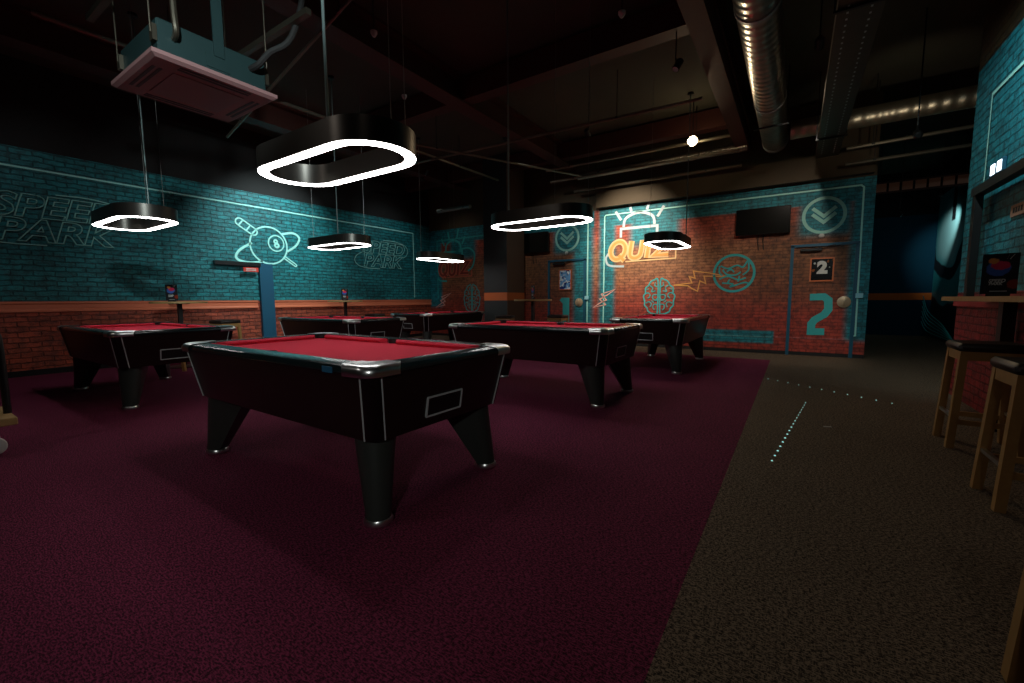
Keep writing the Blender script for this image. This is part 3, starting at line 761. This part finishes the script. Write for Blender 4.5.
# steel beams
for x0,x1,lab in ((-1.12,-.86,'dark red steel beam running towards the mural, left of the big duct'),(-4.9,-4.6,'dark steel beam over the middle of the hall'),(-8.3,-8.0,'dark steel beam near the teal wall')):
    b=MB(); b.box(x0,x1,YB,YQ-.16,4.28,4.31).box(x0,x1,YB,YQ-.16,4.66,ZC-.001).box((x0+x1)/2-.02,(x0+x1)/2+.02,YB,YQ-.16,4.31,4.66)
    b.box(x0+.02,x1-.02,YB,YQ-.16,4.0,4.28) if x0>-2 else None
    o=b.out('steel_beam',M_beam); tag(o,lab,'beam')
for y,lab in ((5.6,'dark cross beam spanning the hall above the second pool table'),(9.1,'dark cross beam spanning the hall just before the mural wall')):
    b=MB(); b.box(XW,-1.15,y,y+.22,4.32,4.659); o=b.out('cross_beam',M_beam); tag(o,lab,'beam')
# large spiral duct
e=empty('spiral_duct',(-.45,6,4.05)); tag(e,'large shiny spiral ventilation duct running towards the mural','duct')
b=MB(); b.tube([(0,-9,0),(0,3.75,0)],.205,28); b.out('pipe',M_ductY,e,smooth=True)
for y in (-4.2,-.9,1.6,3.6):
    b=MB(); b.tube([(0,y,0),(0,y+.05,0)],.214,28); b.out('joint_band',M_strip,e,smooth=True)
for y in (-2.5,2.2):
    b=MB(); b.tube([(-.21,y,0),(-.21,y,ZC-4.05)],.008,6).tube([(.21,y,0),(.21,y,ZC-4.05)],.008,6).bar((-.24,y,-.215),(.24,y,-.215),.03,.02); b.out('hanger',M_black,e)
run('cross_duct',(-.2,9.1,4.0),(3.0,9.1,4.0),.15,M_ductX,'ribbed foil duct crossing to the right wall','duct',20)
run('foil_hose',(-4.4,9.55,4.0),(-.9,9.55,4.0),.085,M_ductF,'thin ribbed foil hose above the mural wall','hose',14)
for i,(z,y,x0,lab) in enumerate(((3.90,9.30,-5.0,'galvanised pipe just under the foil hose'),(3.72,9.75,-4.6,'lower galvanised pipe above the mural'),(4.05,8.9,-4.9,'galvanised pipe in front of the foil hose'))):
    run('pipe',(x0,y,z),(-1.0,y,z),.030,M_pipe,lab,'pipe',8)
run('pipe',(.60,9.3,3.60),(2.9,9.3,3.66),.03,M_pipe,'upper thin pipe between duct and right wall','pipe',8)
run('pipe',(.62,9.6,3.42),(3.2,9.6,3.46),.03,M_pipe,'lower thin pipe over the top of the mural corner','pipe',8)
run('pipe',(-6.6,1.2,4.05),(-6.25,8.9,4.05),.028,M_pipe,'long thin pipe running over the left pool tables','pipe',8)
run('pipe',(-8.2,6.6,3.98),(-1.25,6.9,3.98),.024,M_pipe,'thin pipe crossing above the middle lamps','pipe',8)
run('pipe',(-7.6,3.4,3.7),(-3.6,3.1,4.4),.02,M_pipe,'thin slanted pipe behind the air conditioner','pipe',8)
run('pipe',(-5.6,5.2,3.75),(-4.2,9.2,3.9),.022,M_pipe,'slanting thin pipe meeting the pipe bundle','pipe',8)
run('unlit_tube_fitting',(-8.0,8.6,3.45),(-6.9,8.6,3.45),.05,M_rod,'pale unlit tube fitting high in the left corner','tube light',10)
# perforated tray
e=empty('cable_tray',(.36,6.5,3.66)); tag(e,'perforated dark metal tray running beside the big duct','cable tray')
b=MB(); b.box(-.17,.17,-9,3.35,0,.01).box(-.17,-.16,-9,3.35,.01,.16).box(.16,.17,-9,3.35,.01,.16); b.out('tray',M_tray,e)
k=MB()
for i in range(60):
    y=-3.4+i*.11
    for x in (-.09,.08): k.box(x-.008,x+.008,y-.014,y+.014,-.003,.0)
o=k.out('rivets',M_strip,e); o['kind']='stuff'
for y in (-1.5,2.2):
    b=MB(); b.tube([(-.19,y,.0),(-.19,y,ZC-3.66)],.007,6).tube([(.19,y,.0),(.19,y,ZC-3.66)],.007,6).bar((-.2,y,-.012),(.2,y,-.012),.03,.018); b.out('hanger',M_black,e)
# ladder rack seen at the far end
e=empty('ladder_rack',(2.3,13.1,3.50)); tag(e,'ladder-shaped cable rack with pinkish gaps above the far blue wall','cable rack')
b=MB(); b.box(-1.1,.93,-.02,0,-.02,.02).box(-1.1,.93,-.02,0,.20,.24); b.out('side_bar',M_beam,e)

for x in (-.8,.6):
    b=MB(); b.tube([(x,-.01,.23),(x,-.01,ZC-3.5)],.008,6); b.out('hanger',M_black,e)
k=simple('dusty_pink_panel',(.75,.38,.28),.7)
for i in range(9):
    b=MB(); b.box(-1.08+i*.222,-.90+i*.222,-.03,-.01,.02,.20); b.out('panel',k,e)
# far corner handrail
e=empty('handrail',(2.95,15.2,0)); tag(e,'curved blue rail frame low before the far mural wall','rail')
for i in range(6):
    b=MB(); b.tube(smooth_path([(.2,-1.8+.1*i,.05),(.05,-.9,.15+.06*i),(-.05,.0,.25+.10*i),(0,.9,.45+.14*i)],5),.010,6); b.out('rail_bar',M_teal2,e)
# air conditioner
e=empty('air_conditioner',(-4.64,1.85,3.0)); tag(e,'square ceiling air conditioner cassette hanging at upper left','air conditioner')
b=MB(); H=.475
b.loops([[(-H+.03,-H+.03,0),(H-.03,-H+.03,0),(H-.03,H-.03,0),(-H+.03,H-.03,0)],[(-H,-H,.02),(H,-H,.02),(H,H,.02),(-H,H,.02)],[(-H,-H,.05),(H,-H,.05),(H,H,.05),(-H,H,.05)]]); b.out('panel',M_ac,e)
b=MB(); b.box(-.27,.27,-.27,.27,-.006,0.0); 
b.out('intake_grille',M_acg,e)
for r in range(4):
    for dx in ((.355,.40) if r%2==0 else (.355,.40)):
        b=MB(); b.box(-.27,.27,dx-.012,dx+.012,-.003,.001); b.xf(Matrix.Rotation(r*PI/2,4,'Z')); b.out('air_slot',M_hole,e)
b=MB(); b.box(-.41,.41,-.41,.41,.05,.32,.01); cs=b.out('casing',M_acb,e)
b=MB(); b.box(.41,.416,-.08,.10,.10,.22); b.out('label_plate',M_acb,cs)
for x,y in ((-.38,-.44),(.38,-.44),(-.38,.44),(.38,.44)):
    b=MB(); b.tube([(x,y,.2),(x,y,ZC-3.0)],.006,6).box(x-.03,x+.03,min(y,y*.93),max(y,y*.93),.14,.26); b.out('hanger_rod',M_tray,e)
b=MB(); b.tube(smooth_path([(.41,-.30,.2),(.49,-.31,.23),(.50,-.32,.40),(.50,-.32,1.0),(.50,-.32,1.69)],5),.022,8); b.out('drain_hose',M_tray,e,smooth=True)
b=MB(); b.tube(smooth_path([(.41,.28,.22),(.52,.30,.24),(.60,.36,.34),(.72,.5,.5),(.80,.6,1.0),(.80,.6,1.70)],5),.026,8); b.out('insulated_pipe',M_dark,e,smooth=True)
b=MB(); b.bar((-.7,-.52,.62),(1.0,-.52,.62),.05,.05); b.out('support_channel',M_tray,e)
b=MB(); b.bar((-.7,.5,.62),(1.0,.5,.62),.05,.05); b.out('support_channel',M_tray,e)
b=MB(); b.box(.41,.425,-.02,.06,.2,1.70); b.out('hanging_strap',M_acb,e)

# ------------------------------------------------------------------ spotlights (fixtures with light objects; some are added fill)
def spot(x,y,z,tx,ty,tz,energy,col,size,blend,lab,lens=None,rad=.04,name='spotlight'):
    e=empty(name,(x,y,z)); tag(e,lab,'spotlight')
    d=(Vector((tx,ty,tz))-Vector((x,y,z))).normalized(); q=d.to_track_quat('-Z','Y')
    M=q.to_matrix().to_4x4()
    b=MB(); b.lathe([(.025,.14),(.045,.12),(.045,.0),(.040,-.0)],n=16); b.xf(M); b.out('can',M_black,e,smooth=True)
    b=MB(); b.lathe([(.037,-.004),(.037,.0)],n=16); b.xf(M); b.out('lens',lens or M_strip,e)
    b=MB(); b.tube([(0,0,.1),(0,0,ZC-z)],.008,6).bar((0,0,.1),tuple(M@Vector((0,0,.1))),.02,.02); b.out('stem',M_black,e)
    if energy:
        L=bpy.data.lights.new('spot_lamp','SPOT'); L.energy=energy; L.color=col; L.spot_size=R(size); L.spot_blend=blend; L.shadow_soft_size=rad
        o=bpy.data.objects.new('spot_lamp',L); COL.objects.link(o); o.parent=e; o.rotation_euler=q.to_euler(); o.location=d*.03
    return e
ws=spot(-1.70,8.60,3.98,-.8,2.0,.6,80,(1,.74,.45),88,.9,'lit warm spotlight hanging before the orange mural',M_bulb)
b=MB(); b.lathe([(.004,-.085),(.045,-.072),(.075,-.038),(.086,.0),(.075,.038),(.045,.072),(.004,.085)],n=20); b.out('bulb',M_bulb,ws,smooth=True)
for c_ in ws.children:
    if c_.type=='LIGHT': c_.location=Vector((-.8,2.0,.6)).__sub__(Vector((-1.7,8.6,3.98))).normalized()*.15
spot(-.7,-.2,3.45,-9.75,5.3,1.9,660,(.80,.97,1.0),40,.8,'spotlight high above the camera aimed at the teal wall',rad=.10)
spot(-7.6,5.2,4.2,-9.75,5.2,2.3,430,(.75,.97,1),76,.9,'spotlight washing the planet drawing')
spot(-7.6,.9,4.2,-9.75,1.9,2.2,22,(.8,.9,.95),80,.9,'spotlight washing the left end of the teal wall')
spot(-7.8,8.0,4.2,-9.75,8.4,2.2,45,(.8,.95,1),80,.9,'spotlight washing the second lettering logo')
spot(-3.3,7.6,4.1,-3.25,10.07,2.3,760,(1,.86,.70),60,.95,'spotlight on a stem above the far ring lamp, aimed at the bright lettering')
spot(.1,6.6,4.1,.1,10.07,1.4,170,(1,.86,.72),70,.9,'spotlight near the big duct aimed at the door marked 2')
spot(.75,4.6,3.6,1.557,6.3,2.5,110,(.75,.97,1),80,.9,'spotlight by the perforated tray aimed at the right teal wall')
spot(2.75,14.2,3.5,3.25,15.7,2.75,170,(.85,1,1),46,1.0,'spotlight lighting the far swoosh mural')
spot(1.87,13.0,2.95,1.9,16.8,1.9,9,(.8,.9,1),100,.9,'small tilted spotlight before the far blue wall')
spot(-1.35,5.7,3.9,-3,4,0,0,(1,1,1),60,.5,'unlit double spotlight beside the dark red beam')
spot(-4.9,7.3,4.2,-4.93,10.07,2.0,70,(.9,.95,.9),70,.9,'spotlight aimed at the door marked 1')
spot(-8.2,8.3,4.2,-8.5,10.07,1.9,14,(1,.9,.8),80,.9,'dim spotlight aimed at the dark left corner mural')
spot(.6,-1.6,4.0,-1.2,2.2,.3,30,(1,.93,.86),85,.95,'added fill spotlight, unseen behind the camera, aimed at the nearest table',rad=.15)  # fill added to lift the table fronts
spot(-4.6,-1.8,4.0,-3.8,2.0,.2,45,(1,.93,.86),85,.95,'added fill spotlight, unseen behind the camera, over the left of the carpet',rad=.15)  # second added fill, lifts the left carpet
spot(.5,5.6,4.1,.3,7.6,0,60,(1,.84,.66),95,.95,'spotlight added to brighten the brown carpet before the door marked 2',rad=.1)  # added for brightness on the aisle carpet
spot(1.2,-2.5,2.6,-2.2,1.3,.45,115,(.95,.97,.92),36,.9,'low fill spotlight added at the unseen rear of the aisle, aimed at the nearest table',rad=.12)  # added low fill so body strips and legs catch light
spot(1.2,7.6,3.2,1.25,9.1,4.0,14,(1,.85,.65),80,.9,'small uplight added to brighten the foil duct by the right wall',name='uplight')  # added so the duct reads brighter
# dome cameras / sensors
for x,y,lab in ((-1.75,4.9,'white dome camera on the ceiling left of the red beam'),(-4.3,3.6,'small pale dome on the ceiling right of the nearest lamp rod'),(-5.2,4.9,'small pale dome between the ceiling pipes')):
    e=empty('dome_camera',(x,y,4.25)); tag(e,lab,'camera')
    b=MB(); b.lathe([(.004,-.035),(.018,-.03),(.03,-.012),(.034,.0),(.04,.005),(.04,.03)],n=20); b.out('dome',M_white,e,smooth=True)
    b=MB(); b.tube([(0,0,.03),(0,0,.452)],.008,6); b.out('stem',M_black,e)
# dots of projected light on the carpet, built as glowing studs
def dots(name,pts,lab):
    b=MB()
    for x,y,r in pts: b.lathe([(r,0.0005),(r*.6,.006)],(x,y,0),8)
    tag(b.out(name,M_dotm),lab,'projected light')
dots('carpet_light_dots',[(-.077+.228*t,3.373+2.102*t,.004+.004*math.sin(PI*min(1,t+.25))) for t in [k/17 for k in range(18)]],'dotted line of projected cyan light spots, built as glowing studs, running away along the brown carpet')
dots('carpet_light_dots',[(-.256+.1172*i,6.853-.0927*i,.006) for i in range(11)],'dotted row of projected light spots, built as glowing studs, crossing the brown carpet before the door marked 2')
b=MB(); b.box(-.03,.03,-.008,.008,0,.004); o=b.out('paper_scrap',M_white,loc=(.293,4.541,0.001)); o.rotation_euler=(0,0,.4); tag(o,'tiny white paper scrap on the brown carpet','scrap')

# ------------------------------------------------------------------ world, camera, view
w=bpy.data.worlds.new('world'); scn.world=w; w.use_nodes=True
w.node_tree.nodes['Background'].inputs[0].default_value=(.02,.02,.025,1); w.node_tree.nodes['Background'].inputs[1].default_value=.2
cam=bpy.data.cameras.new('camera'); co=bpy.data.objects.new('camera',cam); COL.objects.link(co)
cam.sensor_width=36; cam.lens=427.2/1024*36; cam.clip_start=.05
yaw,pit,rol=.583,.098,-.006
fw=Vector((-math.sin(yaw)*math.cos(pit),math.cos(yaw)*math.cos(pit),-math.sin(pit)))
rt=Vector((math.cos(yaw),math.sin(yaw),0)); up=rt.cross(fw)
r2=rt*math.cos(rol)+up*math.sin(rol); u2=-rt*math.sin(rol)+up*math.cos(rol)
m3=Matrix((r2,u2,-fw)).transposed()
co.matrix_world=Matrix.Translation((0,0,1.122))@m3.to_4x4()
scn.camera=co
vs=scn.view_settings; vs.view_transform='Standard'; vs.look='None'; vs.exposure=0; vs.gamma=1; vs.use_curve_mapping=False
